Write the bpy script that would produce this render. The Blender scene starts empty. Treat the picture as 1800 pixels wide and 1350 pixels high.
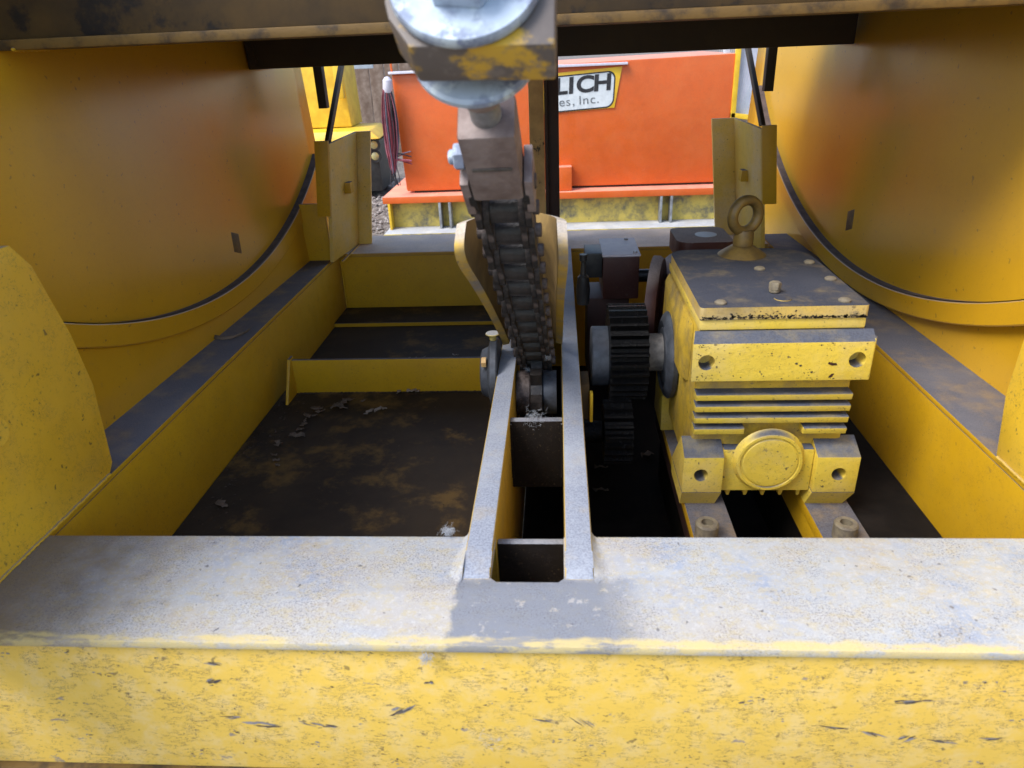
import bpy, bmesh, math, random
from mathutils import Vector, Matrix
rnd = random.Random(7)
PI = math.pi
S = bpy.context.scene
COL = S.collection

# ------------------------------------------------------------------ camera, sky, sun, exposure
cd = bpy.data.cameras.new('camera'); cam = bpy.data.objects.new('camera', cd); COL.objects.link(cam)
cd.sensor_width = 36; cd.lens = 25.0; cd.clip_start = 0.02; cd.clip_end = 400
fw = Vector((978-900, 75-675, 1250)).normalized()
hd = Vector((1, -.044, 0))
up = fw.cross(hd).normalized()
if up.y > 0: up = -up
xa = fw.cross(up).normalized()
if xa.x < 0: xa = -xa
R = Matrix((xa, fw, up))
m3 = Matrix((R.col[0], -R.col[1], -R.col[2])).transposed()
cam.matrix_world = Matrix.Translation((0, 0, .5)) @ m3.to_4x4()
cd.dof.use_dof = True; cd.dof.focus_distance = 1.5; cd.dof.aperture_fstop = 9
S.camera = cam

SUN_EL, SUN_AZ = math.radians(52), math.radians(236)     # azimuth clockwise from +Y
w = bpy.data.worlds.new('World'); S.world = w; w.use_nodes = True
nt = w.node_tree; bg = nt.nodes['Background']
sky = nt.nodes.new('ShaderNodeTexSky'); sky.sky_type = 'NISHITA'; sky.sun_disc = False
sky.sun_elevation = SUN_EL; sky.sun_rotation = SUN_AZ
sky.air_density = 1.2; sky.dust_density = 2.0; sky.ozone_density = 1.0
nt.links.new(sky.outputs[0], bg.inputs[0]); bg.inputs[1].default_value = .13
sd = bpy.data.lights.new('sun', 'SUN'); sd.energy = 1.5; sd.angle = math.radians(28); sd.color = (1, .985, .96)
so = bpy.data.objects.new('sun', sd); COL.objects.link(so)
sdir = Vector((math.sin(SUN_AZ)*math.cos(SUN_EL), math.cos(SUN_AZ)*math.cos(SUN_EL), math.sin(SUN_EL)))
so.rotation_euler = (-sdir).to_track_quat('-Z', 'Y').to_euler()
S.view_settings.view_transform = 'Standard'; S.view_settings.look = 'None'
S.view_settings.exposure = 1.3; S.view_settings.gamma = 1
S.render.engine = 'CYCLES'
S.cycles.max_bounces = 10; S.cycles.diffuse_bounces = 6

# ------------------------------------------------------------------ materials
def srgb(r, g, b):
    f = lambda c: (c/12.92 if c <= .04045 else ((c+.055)/1.055)**2.4)
    return (f(r/255), f(g/255), f(b/255), 1)
class NT:
    def __init__(s, name):
        s.m = bpy.data.materials.new(name); s.m.use_nodes = True
        s.t = s.m.node_tree; s.b = s.t.nodes['Principled BSDF']
        s.co = s.t.nodes.new('ShaderNodeTexCoord').outputs['Object']
    def n(s, typ, ins={}, **kw):
        o = s.t.nodes.new(typ)
        for k, v in kw.items(): setattr(o, k, v)
        for k, v in ins.items(): s.put(o.inputs[k], v)
        return o
    def put(s, sock, v):
        if isinstance(v, bpy.types.NodeSocket): s.t.links.new(v, sock)
        else: sock.default_value = v
    def scale(s, x, y, z, loc=(0, 0, 0), rot=(0, 0, 0)):
        o = s.n('ShaderNodeMapping', {0: s.co}); o.inputs['Scale'].default_value = (x, y, z)
        o.inputs['Location'].default_value = loc; o.inputs['Rotation'].default_value = rot
        return o.outputs[0]
    def noise(s, sc, det=4, rough=.6, vec=None, dist=0):
        o = s.n('ShaderNodeTexNoise', {'Vector': vec or s.co, 'Scale': sc, 'Detail': det, 'Roughness': rough, 'Distortion': dist})
        return o.outputs['Fac']
    def ramp(s, v, a, b, lo=0., hi=1.):
        o = s.n('ShaderNodeMapRange', {0: v, 1: a, 2: b, 3: lo, 4: hi}); o.clamp = True; o.interpolation_type = 'SMOOTHSTEP'
        return o.outputs[0]
    def math(s, op, a, b=0.):
        o = s.n('ShaderNodeMath', operation=op); s.put(o.inputs[0], a); s.put(o.inputs[1], b); return o.outputs[0]
    def mix(s, f, a, b):
        o = s.n('ShaderNodeMix', data_type='RGBA'); s.put(o.inputs['Factor'], f); s.put(o.inputs['A'], a); s.put(o.inputs['B'], b)
        return o.outputs['Result']
    def up(s):
        g = s.n('ShaderNodeNewGeometry'); x = s.n('ShaderNodeSeparateXYZ', {0: g.outputs['Normal']}); return x.outputs[2]
    def xyz(s):
        return s.n('ShaderNodeSeparateXYZ', {0: s.co}).outputs
    def done(s, col, rough=.5, metal=0., bump=None, bs=.3, bd=.002, spec=.5):
        s.put(s.b.inputs['Base Color'], col); s.put(s.b.inputs['Roughness'], rough); s.put(s.b.inputs['Metallic'], metal)
        s.put(s.b.inputs['Specular IOR Level'], spec)
        if bump is not None:
            o = s.n('ShaderNodeBump', {'Height': bump, 'Strength': bs, 'Distance': bd}); s.t.links.new(o.outputs[0], s.b.inputs['Normal'])
        return s.m

def paint(name, base, fade=None, fade_amt=.5, dust=(.25, .25, .28, 1), dust_amt=1., specks=.3, chips=.2, grime=.3, rough=.5,
          chipcol=(.10, .095, .10, 1), stretch=(1, 1, 1), grimecol=(.035, .025, .015, 1), bump=.25, wisp=.5, hair=.3, vary=.35, fsc=9, spec=.5):
    k = NT(name)
    dark = (base[0]*.72, base[1]*.66, base[2]*.6, 1)
    c = k.mix(k.math('MULTIPLY', k.ramp(k.noise(6, 5), .35, .7), vary), base, dark)
    if fade: c = k.mix(k.math('MULTIPLY', k.ramp(k.noise(fsc, 7, .7, k.scale(1, 1, 1, (3, 1, 7))), .42, .68), fade_amt), c, fade)
    if grime: c = k.mix(k.math('MULTIPLY', k.ramp(k.noise(5, 8, .68, k.scale(1, 1, 1, (9, 4, 2))), .5, .8), grime), c, grimecol)
    fine = k.noise(230, 3, .7, k.scale(*stretch))
    if wisp: c = k.mix(k.math('MULTIPLY', k.math('MULTIPLY', k.ramp(fine, .60, .68), k.ramp(k.noise(14, 4), .38, .62)), wisp), c, (.11, .075, .04, 1))
    if hair:
        hn = k.noise(100, 5, .75, k.scale(stretch[0], stretch[1], stretch[2], (2, 7, 3)), .6)
        ln = k.ramp(k.math('ABSOLUTE', k.math('SUBTRACT', hn, .5)), .0, .018, 1, 0)
        c = k.mix(k.math('MULTIPLY', k.math('MULTIPLY', ln, k.ramp(k.noise(40, 4, .65, k.scale(1, 1, 1, (8, 1, 1))), .44, .56)), hair), c, (.055, .045, .045, 1))
    sp = k.noise(95, 2, .5, k.scale(1, 1, 1, (1, 2, 3)))
    if specks: c = k.mix(k.math('MULTIPLY', k.ramp(sp, .70, .745), specks), c, (.05, .04, .035, 1))
    if chips:
        ch = k.math('MULTIPLY', k.ramp(k.noise(48, 5, .65, k.scale(stretch[0]*.9+.1, stretch[1], stretch[2], (5, 5, 1))), .66, .70), chips)
        c = k.mix(ch, c, chipcol)
    r = k.ramp(k.noise(20, 4), .3, .7, rough-.08*min(1, bump*4), rough+.12*min(1, bump*4))
    if dust_amt:
        dn = k.ramp(k.noise(18, 6, .65), .25, .55, .78, 1.)
        d = k.math('MULTIPLY', k.math('MULTIPLY', k.ramp(k.up(), .55, .9), dn), dust_amt)
        dc = k.mix(k.ramp(k.noise(420, 3, .75), .40, .66), dust, (dust[0]*.62, dust[1]*.6, dust[2]*.62, 1))
        dc = k.mix(k.math('MULTIPLY', k.ramp(k.noise(11, 5, .6, k.scale(1, 1, 1, (4, 4, 2))), .4, .7), .5), dc, (dust[0]*1.35, dust[1]*1.28, dust[2]*1.15, 1))
        c = k.mix(d, c, dc); r = k.math('MAXIMUM', r, k.math('MULTIPLY', d, .9))
    return k.done(c, r, 0, k.math('ADD', k.math('MULTIPLY', fine, .5), k.noise(60, 3)), bump, .0015, spec)

YEL = (.58, .33, .028, 1); YEL2 = (.56, .36, .035, 1); PALE = (.60, .42, .22, 1)
def front_flange():
    k = NT('dusty_flange_paint'); X, Y, Z = k.xyz()          # object origin at (0,.485,-.2)
    pale = (.41, .43, .455, 1); blue = (.26, .32, .45, 1); yel = (.46, .40, .25, 1)
    c = k.mix(k.ramp(k.noise(9, 8, .75), .40, .72), pale, blue)
    c = k.mix(k.math('MULTIPLY', k.ramp(k.noise(2.6, 5, .6, k.scale(1, 1.5, 1, (1.3, .2, 0))), .42, .62), .75), c, (.42, .385, .345, 1))
    c = k.mix(k.math('MULTIPLY', k.ramp(k.noise(85, 6, .8, k.scale(.7, 1, 1, (2, 8, 1))), .47, .60), .6), c, yel)
    c = k.mix(k.math('MULTIPLY', k.ramp(k.noise(5, 8, .75, k.scale(1, 1.6, 1, (7, 2, 5))), .50, .72), .5), c, (.47, .36, .20, 1))
    c = k.mix(k.math('MULTIPLY', k.ramp(k.noise(150, 4, .8, k.scale(1, 1, 1, (1, 1, 9))), .52, .62), .5), c, (.52, .52, .52, 1))
    # worn darker footprint in front of the chain slot
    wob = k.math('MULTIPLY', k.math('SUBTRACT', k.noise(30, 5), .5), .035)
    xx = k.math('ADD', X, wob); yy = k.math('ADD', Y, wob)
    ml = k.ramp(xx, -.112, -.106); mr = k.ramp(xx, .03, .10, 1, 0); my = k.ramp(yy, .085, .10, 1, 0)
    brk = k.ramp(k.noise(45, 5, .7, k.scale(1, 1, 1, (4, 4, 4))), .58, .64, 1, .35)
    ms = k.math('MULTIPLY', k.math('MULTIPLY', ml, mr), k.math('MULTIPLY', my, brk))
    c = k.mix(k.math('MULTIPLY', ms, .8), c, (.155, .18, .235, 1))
    # left end browned: shade beside the gusset painted in, plus grime
    c = k.mix(k.math('MULTIPLY', k.ramp(k.math('ADD', X, k.math('MULTIPLY', wob, 5.)), -.60, -.36, 1, 0), .82), c, (.17, .115, .05, 1))
    fine = k.noise(560, 3, .8, k.scale(.8, 1, 1))
    c = k.mix(k.math('MULTIPLY', k.math('MULTIPLY', k.ramp(fine, .51, .61), k.ramp(k.noise(14, 6, .7), .38, .62)), .7), c, (.09, .085, .10, 1))
    c = k.mix(k.math('MULTIPLY', k.ramp(k.noise(150, 2, .5), .715, .75), .7), c, (.06, .055, .06, 1))
    # worn yellow along the outer edge
    e = k.ramp(k.math('ADD', Y, k.math('MULTIPLY', wob, .6)), .006, .013, 1, 0)
    e = k.math('MULTIPLY', e, k.ramp(k.noise(38, 5, .7, k.scale(.5, 2, 1, (3, 2, 1))), .42, .55, .15, 1))
    c = k.mix(k.math('MULTIPLY', e, .8), c, (.60, .48, .20, 1))
    return k.done(c, .8, 0, k.math('ADD', fine, k.noise(40, 4)), .35, .0015, .3)

def simple(name, c1, c2, sc=20, rough=.6, metal=0., bump=.3, thr=(.35, .65), det=5, spec=.5, extra=None):
    k = NT(name); n = k.noise(sc, det, .65)
    c = k.mix(k.ramp(n, *thr), c1, c2)
    if extra: c = k.mix(k.ramp(k.noise(extra[1], 6, .7, k.scale(1, 1, 1, (3, 9, 4))), *extra[2]), c, extra[0])
    return k.done(c, rough, metal, k.noise(sc*5, 4), bump, .0015, spec)

M = {}
M['web'] = paint('yellow_front_paint', (.72, .48, .08, 1), (.70, .54, .26, 1), .5, (.5, .5, .52, 1), .7, .6, .8, .0, .55, (.19, .18, .20, 1), (.5, 1, 1.4), wisp=.8, hair=.95, vary=.1, fsc=38)
M['frame'] = paint('yellow_frame_paint', (.57, .33, .009, 1), (.48, .29, .025, 1), .25, (.105, .105, .125, 1), 1., .3, .12, .10, .45, bump=.15)
M['rearfl'] = paint('rear_flange_paint', (.50, .30, .04, 1), (.4, .25, .15, 1), .3, (.50, .43, .38, 1), 1., .3, .2, .3, .6)
M['wall'] = paint('yellow_plate_paint', (.57, .315, .014, 1), None, 0, (.15, .12, .12, 1), 1., .5, .12, .07, .23, bump=.05, wisp=.2, hair=.14, vary=.15, spec=.75)
M['gus'] = paint('yellow_gusset_paint', (.80, .51, .035, 1), (.60, .42, .12, 1), .2, (.2, .18, .17, 1), .8, .7, .2, .04, .5, wisp=.8, hair=.5, vary=.12)
M['gear'] = paint('yellow_gearbox_paint', (.72, .53, .06, 1), (.60, .47, .20, 1), .6, (.075, .088, .125, 1), 1., .8, .45, .26, .5, bump=.6, wisp=.8, hair=.35, vary=.2)
M['lid'] = paint('dusty_lid_paint', (.60, .42, .10, 1), (.42, .34, .2, 1), .7, (.036, .041, .060, 1), 1., .6, .5, .75, .6, bump=.5, hair=.5)
M['shaded_lining'] = simple('shaded_greasy_brown', (.30, .20, .075, 1), (.09, .06, .03, 1), 14, .5, thr=(.35, .8))  # dark brown: grease plus the shade inside the cheeks painted in
M['shaft'] = simple('dusty_shaft_steel', (.26, .24, .22, 1), (.07, .065, .06, 1), 30, .7, thr=(.3, .7))
M['post'] = paint('worn_post_paint', (.72, .49, .10, 1), (.62, .48, .28, 1), .7, (.2, .17, .16, 1), .9, .5, .2, .25, .4, bump=.1)
M['dull'] = simple('dusty_tan_metal', (.22, .185, .12, 1), (.13, .11, .085, 1), 90, .7)
M['grimy'] = paint('grimy_casting_paint', (.62, .42, .04, 1), (.2, .15, .09, 1), .7, (.07, .075, .09, 1), 1., .8, .6, .95, .55, bump=.7, hair=.4, fsc=16)
M['eye'] = simple('grimy_olive_paint', (.17, .11, .024, 1), (.09, .06, .02, 1), 40, .5)
M['bar'] = paint('dusty_bar_paint', (.55, .36, .03, 1), (.3, .25, .15, 1), .3, (.30, .335, .41, 1), 1.05, .6, .3, .2, .65)
M['spacer'] = paint('dark_spacer_paint', (.014, .011, .009, 1), None, 0, (.26, .27, .30, 1), 1., 0, 0, .3, .8, spec=.08)
M['flange'] = front_flange()
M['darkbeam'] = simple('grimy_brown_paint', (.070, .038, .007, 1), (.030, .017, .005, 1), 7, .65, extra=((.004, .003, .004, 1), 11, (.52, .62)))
M['shade'] = simple('dark_shade_paint', (.030, .020, .010, 1), (.018, .012, .008, 1), 10, .6)  # near-black base paints in the shade on overhead parts, struts and gaps
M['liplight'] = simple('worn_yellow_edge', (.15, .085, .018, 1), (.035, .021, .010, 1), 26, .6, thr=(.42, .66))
M['floor'] = simple('oily_floor', (.017, .012, .009, 1), (.032, .022, .014, 1), 6, .66, spec=.25, extra=((.11, .066, .02, 1), 10, (.50, .68)))
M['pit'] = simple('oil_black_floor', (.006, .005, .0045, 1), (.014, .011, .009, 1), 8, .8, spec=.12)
M['chain'] = simple('rusty_greasy_steel', (.045, .031, .027, 1), (.125, .098, .092, 1), 70, .55, .2, .7, extra=((.012, .010, .009, 1), 28, (.46, .62)))
M['roller'] = simple('oily_roller_steel', (.010, .0085, .008, 1), (.038, .031, .028, 1), 45, .42, .2, .6)
M['grease'] = simple('black_grease_steel', (.003, .003, .0035, 1), (.014, .014, .016, 1), 130, .13, .0, 1.0, thr=(.55, .8), spec=.13)
M['hub'] = simple('blue_black_steel', (.035, .04, .052, 1), (.075, .085, .105, 1), 40, .55, .1)
M['galv'] = simple('galvanised_steel', (.40, .48, .58, 1), (.20, .24, .34, 1), 30, .6, .1, .3, thr=(.42, .60), extra=((.50, .58, .64, 1), 45, (.54, .64)))
M['block'] = simple('worn_anchor_paint', (.12, .10, .09, 1), (.56, .34, .03, 1), 20, .55, thr=(.50, .60), extra=((.20, .17, .15, 1), 30, (.54, .66)))
M['block_old'] = paint('worn_yellow_block_paint', (.60, .36, .03, 1), (.13, .11, .12, 1), 1., (.6, .55, .5, 1), .6, .3, .9, .4, .5, (.12, .105, .115, 1))
M['guide'] = paint('worn_yellow_guide_paint', (.60, .38, .04, 1), (.25, .22, .2, 1), 1., (.5, .48, .46, 1), .8, .4, .8, .6, .55)
M['clevis'] = simple('brown_oxide_steel', (.16, .115, .105, 1), (.26, .21, .20, 1), 30, .55, .15, .4)
M['orange'] = paint('orange_paint', (.60, .105, .012, 1), (.60, .15, .035, 1), .3, (.75, .35, .26, 1), .75, .12, .1, .05, .42, (.7, .35, .25, 1), bump=.5, wisp=.1)
M['rail'] = paint('dirty_yellow_rail', (.60, .47, .10, 1), (.11, .11, .09, 1), 1., (.42, .44, .46, 1), 1., .5, .6, .9, .65, grimecol=(.06, .06, .05, 1))
M['steel'] = simple('bare_steel', (.35, .37, .39, 1), (.20, .20, .21, 1), 30, .45, .5)
M['signy'] = simple('sign_yellow', (.80, .52, .02, 1), (.75, .42, .03, 1), 14, .45)
M['signw'] = simple('sign_white', (.62, .66, .68, 1), (.52, .56, .58, 1), 24, .4)
M['ink'] = simple('sign_black_ink', (.012, .012, .015, 1), (.03, .03, .034, 1), 60, .5)
M['inkthin'] = simple('sign_grey_ink', (.16, .17, .18, 1), (.10, .11, .12, 1), 60, .5)
M['gravel'] = simple('gravel_ground', (.22, .19, .165, 1), (.085, .07, .06, 1), 26, .9, bump=.9, extra=((.32, .30, .28, 1), 60, (.55, .65)))
M['stone'] = simple('pale_gravel', (.30, .27, .25, 1), (.16, .14, .13, 1), 40, .9)
M['fence'] = simple('weathered_brown_boards', (.13, .085, .06, 1), (.25, .19, .15, 1), 9, .8, det=8)
M['yellow2'] = simple('bright_yellow_paint', (.75, .50, .03, 1), (.62, .38, .02, 1), 10, .45)
M['black'] = simple('black_plastic', (.012, .012, .013, 1), (.03, .03, .03, 1), 30, .45)
M['lamp'] = simple('lamp_lens', (.55, .50, .18, 1), (.40, .38, .2, 1), 30, .2)
M['red'] = paint('red_brown_motor_paint', (.05, .014, .011, 1), (.09, .04, .035, 1), .5, (.30, .27, .27, 1), .9, .3, .3, .4, .5)
M['mesh'] = simple('grey_mesh_paint', (.62, .60, .66, 1), (.54, .52, .60, 1), 40, .5)
M['pale'] = simple('pale_blue_grey_paint', (.50, .58, .66, 1), (.42, .48, .55, 1), 12, .5)
M['tan'] = simple('tan_post_paint', (.66, .42, .17, 1), (.48, .30, .12, 1), 14, .6, extra=((.06, .045, .03, 1), 26, (.6, .68)))
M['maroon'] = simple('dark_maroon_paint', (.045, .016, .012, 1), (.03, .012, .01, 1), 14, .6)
M['leaf'] = simple('dry_leaf_skin', (.075, .055, .038, 1), (.15, .11, .08, 1), 50, .75)
M['leafpale'] = simple('pale_leaf_skin', (.27, .23, .19, 1), (.15, .12, .09, 1), 50, .8)
M['fluff'] = simple('grey_white_fibre', (.46, .49, .54, 1), (.34, .37, .42, 1), 40, .9)
M['rust2'] = simple('black_caked_grime', (.03, .025, .022, 1), (.06, .045, .03, 1), 60, .9)
M['chip'] = simple('bare_chip_metal', (.15, .145, .155, 1), (.26, .25, .26, 1), 60, .55)
M['chipdark'] = simple('dark_scratch', (.055, .045, .04, 1), (.11, .095, .085, 1), 60, .6)
M['rust'] = simple('rust_brown', (.09, .04, .018, 1), (.05, .025, .015, 1), 60, .8)
for nm, c in {'wire_red': (.20, .025, .04), 'wire_black': (.02, .02, .03), 'wire_pink': (.36, .11, .15), 'wire_grey': (.15, .13, .18)}.items():
    M[nm] = simple(nm, c+(1,), tuple(x*.7 for x in c)+(1,), 30, .5)

# ------------------------------------------------------------------ mesh helpers
ORG = {}
class MB:
    def __init__(s): s.b = bmesh.new()
    def _bev(s, verts, bev):
        if bev:
            es = list({e for v in verts for e in v.link_edges})
            bmesh.ops.bevel(s.b, geom=es, offset=bev, segments=2, affect='EDGES', profile=.6, clamp_overlap=True)
    def box(s, x0, x1, y0, y1, z0, z1, bev=.002):
        vs = [s.b.verts.new((x, y, z)) for z in (z0, z1) for x, y in ((x0, y0), (x1, y0), (x1, y1), (x0, y1))]
        for f in ((3, 2, 1, 0), (4, 5, 6, 7), (0, 1, 5, 4), (1, 2, 6, 5), (2, 3, 7, 6), (3, 0, 4, 7)): s.b.faces.new([vs[i] for i in f])
        s._bev(vs, bev); return s
    def hexa(s, p, bev=.0):        # 8 points, bottom loop then top loop
        vs = [s.b.verts.new(q) for q in p]
        for f in ((3, 2, 1, 0), (4, 5, 6, 7), (0, 1, 5, 4), (1, 2, 6, 5), (2, 3, 7, 6), (3, 0, 4, 7)): s.b.faces.new([vs[i] for i in f])
        s._bev(vs, bev); return s
    def prism(s, pts, ext, bev=0.):      # 3d polygon extruded by vector
        e = Vector(ext); a = [s.b.verts.new(p) for p in pts]; c = [s.b.verts.new(Vector(p)+e) for p in pts]; n = len(pts)
        s.b.faces.new(a); s.b.faces.new(list(reversed(c)))
        for i in range(n): s.b.faces.new((a[i], c[i], c[(i+1) % n], a[(i+1) % n]))
        s._bev(a+c, bev); return s
    def lathe(s, prof, o, ax, n=32, closed=False):     # prof: (distance along axis, radius)
        o = Vector(o); ax = Vector(ax).normalized(); u = ax.orthogonal().normalized(); v = ax.cross(u)
        rings = []
        for d, r in prof:
            if r < 1e-6: rings.append([s.b.verts.new(o+ax*d)])
            else: rings.append([s.b.verts.new(o+ax*d+(u*math.cos(2*PI*i/n)+v*math.sin(2*PI*i/n))*r) for i in range(n)])
        prs = list(zip(rings, rings[1:])) + ([(rings[-1], rings[0])] if closed else [])
        for A, B in prs:
            for i in range(n):
                j = (i+1) % n
                if len(A) == 1 and len(B) == 1: continue
                if len(A) == 1: s.b.faces.new((A[0], B[j], B[i]))
                elif len(B) == 1: s.b.faces.new((A[i], A[j], B[0]))
                else: s.b.faces.new((A[i], A[j], B[j], B[i]))
        return s
    def cyl(s, p, q, r, n=24, ch=.0015):
        p = Vector(p); q = Vector(q); L = (q-p).length; ch = min(ch, L*.3, r*.3)
        return s.lathe([(0, 0), (0, r-ch), (ch, r), (L-ch, r), (L, r-ch), (L, 0)], p, q-p, n)
    def tube(s, pts, r, n=6):
        pts = [Vector(p) for p in pts]; rings = []
        rr = r if isinstance(r, (list, tuple)) else [r]*len(pts)
        for i, p in enumerate(pts):
            t = (pts[min(i+1, len(pts)-1)]-pts[max(i-1, 0)]).normalized()
            u = t.cross(Vector((.31, .2, .93))).normalized(); v = t.cross(u)
            rings.append([s.b.verts.new(p+(u*math.cos(2*PI*k/n)+v*math.sin(2*PI*k/n))*rr[i]) for k in range(n)])
        for A, B in zip(rings, rings[1:]):
            for k in range(n): s.b.faces.new((A[k], A[(k+1) % n], B[(k+1) % n], B[k]))
        s.b.faces.new(list(reversed(rings[0]))); s.b.faces.new(rings[-1]); return s
    def grid(s, rows, close=False):
        vs = [[s.b.verts.new(p) for p in r] for r in rows]
        for A, B in zip(vs, vs[1:]):
            for i in range(len(A)-1): s.b.faces.new((A[i], A[i+1], B[i+1], B[i]))
        return s
    def poly(s, pts):
        s.b.faces.new([s.b.verts.new(p) for p in pts]); return s
    def mesh(s, name, org=(0, 0, 0), smooth=35):
        bmesh.ops.recalc_face_normals(s.b, faces=s.b.faces)
        bmesh.ops.translate(s.b, verts=s.b.verts, vec=-Vector(org))
        me = bpy.data.meshes.new(name); s.b.to_mesh(me); s.b.free()
        if smooth:
            me.shade_smooth(); me.set_sharp_from_angle(angle=math.radians(smooth))
        return me
    def build(s, name, mat, parent=None, loc=None, smooth=35, label=None):
        org = Vector(loc) if loc is not None else (ORG[parent.name] if parent else Vector((0, 0, 0)))
        me = s.mesh(name, org, smooth); me.materials.append(M[mat] if isinstance(mat, str) else mat)
        o = bpy.data.objects.new(name, me); COL.objects.link(o); ORG[o.name] = org
        if parent: o.parent = parent
        else: o.location = org
        if label: o['label'] = label
        return o
def tag(o, label, cat, group=None):
    o['label'] = label; o['category'] = cat
    if group: o['group'] = group
    return o
def thing(name, label, cat, loc, group=None):
    o = bpy.data.objects.new(name, None); COL.objects.link(o); o.location = loc; o.empty_display_size = .05
    ORG[o.name] = Vector(loc); return tag(o, label, cat, group)
def share(name, me, mat, parent, mw):         # an object sharing mesh data, placed by a world matrix under parent
    if not me.materials: me.materials.append(M[mat])
    o = bpy.data.objects.new(name, me); COL.objects.link(o); o.parent = parent
    o.matrix_local = Matrix.Translation(-ORG[parent.name]) @ mw; ORG[o.name] = ORG[parent.name]
    return o
def hexbolt(mb, p, ax, r, h):
    p = Vector(p); ax = Vector(ax).normalized()
    mb.lathe([(0, 0), (0, r), (h*.85, r), (h, r*.86), (h, 0)], p, ax, 6); return mb

# ------------------------------------------------------------------ welded machine frame
FO = Vector((0, .485, -.2))
fr = thing('machine_frame', 'yellow welded steel frame around the oily tray, dusty white on its front rail', 'machine frame', FO)
# front beam: dusty top flange (notched for the bars) and front web
mb = MB(); T = .009; ch = .012
L, Rr, Y0, Y1 = -.95, .95, .485, .6475
out = [(L, Y0), (Rr, Y0), (Rr, Y1), (.0015, Y1), (.0015, .573+ch*.5), (.0015-ch*.5, .573), (-.072+ch*.3, .573), (-.075, .573+ch*.5), (-.075, Y1), (L, Y1)]
vs = [mb.b.verts.new((x, y, 0)) for x, y in out]; f = mb.b.faces.new(vs)
ex = bmesh.ops.extrude_face_region(mb.b, geom=[f]); nv = [e for e in ex['geom'] if isinstance(e, bmesh.types.BMVert)]
bmesh.ops.translate(mb.b, verts=nv, vec=(0, 0, -T))
mb._bev(list(mb.b.verts), .0022)
fl = mb.build('front_flange', 'flange', fr, label='dusty white top flange of the front rail')
fwb = MB().box(-.95, .95, .4905, .5005, -.184, -.0085, .001).build('front_web', 'web', fr)
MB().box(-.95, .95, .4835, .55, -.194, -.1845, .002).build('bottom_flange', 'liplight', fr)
# weld fillets where the bars meet the front flange
for x, s_ in ((-.1043, -1), (.0323, 1)):
    rows = []
    for i in range(15):
        t = i/14; y = .574+.0735*t; w_ = (.005+.013*(1-t)**.8)*min(1, (t+.02)*6)**.5*rnd.uniform(.94, 1.06); r = []
        hh = .0072*min(1, t*5+.08)
        for j in range(7):
            q = j/6; r.append((x+s_*w_*q, y-.004*math.sin(q*PI)*(t < .15), .0003+hh*(1-q)**1.9))
        rows.append(r)
    MB().grid(rows).build('weld_fillet', 'flange', fr, smooth=70)
# side beams, flange and web
for sx, xi, (xo0, xo1) in ((-1, -.605, (-.75, -.665)), (1, .555, (.69, .60))):
    a, b = (.66, 1.886)
    MB().prism([(xi, .6485, 0), (xo0+sx*.03, .6485, 0), (xo1+sx*.03, 1.99, 0), (xi, 1.99, 0)], (0, 0, -.008), .0015).build('side_flange', 'frame', fr)
    MB().box(min(xi, xi+sx*.009), max(xi, xi+sx*.009), .502, 1.95, -.188, -.0085, .001).build('side_web', 'frame', fr)
# rear beam
MB().box(-.60, .552, 1.884, 2.085, -.009, 0.0005, .002).build('rear_flange', 'rearfl', fr)
MB().box(-.6046, .5546, 1.8865, 1.895, -.36, -.0095, .001).build('rear_web', 'frame', fr)
MB().box(-.6030, -.107, 1.76, 1.885, -.1645, -.155, .0015).build('rear_ledge', 'floor', fr)
MB().box(-.602, -.108, 1.757, 1.7595, -.165, -.1555, 0).build('ledge_edge', 'frame', fr)
# tray floor
MB().box(-.6035, -.106, .505, 1.884, -.18, -.166, 0).build('tray_floor', 'floor', fr)
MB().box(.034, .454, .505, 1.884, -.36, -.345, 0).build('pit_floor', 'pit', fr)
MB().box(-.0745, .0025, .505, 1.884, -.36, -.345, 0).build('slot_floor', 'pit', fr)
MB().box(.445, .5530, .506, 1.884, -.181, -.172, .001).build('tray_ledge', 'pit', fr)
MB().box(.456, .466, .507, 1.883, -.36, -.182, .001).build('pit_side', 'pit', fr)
# upright lip across the tray
MB().box(-.575, -.1055, 1.358, 1.366, -.1655, -.088, .001).build('tray_lip', 'frame', fr)
MB().prism([(-.577, 1.30, -.165), (-.577, 1.372, -.165), (-.577, 1.372, -.083), (-.577, 1.352, -.083)], (.006, 0, 0), .0008).build('lip_gusset', 'frame', fr)
# the two long chain bars and spacers between them
BX = ((-.1045, -.0755), (.0030, .0325))
for x0, x1 in BX:
    MB().prism([(x0, .576, -.008), (x0, .576, .0006), (x0, .590, .0045), (x0, .612, .0075), (x0, 1.883, .0075), (x0, 1.883, -.34), (x0, .649, -.34), (x0, .649, -.012)], (x1-x0, 0, 0), .0022).build('chain_bar', 'bar', fr)
MB().box(-.075, .0025, .925, .938, -.12, -.004, .0015).build('spacer_plate', 'spacer', fr)
MB().box(-.075, .0025, .662, .672, -.13, -.022, .0015).build('spacer_plate', 'spacer', fr)
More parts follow.
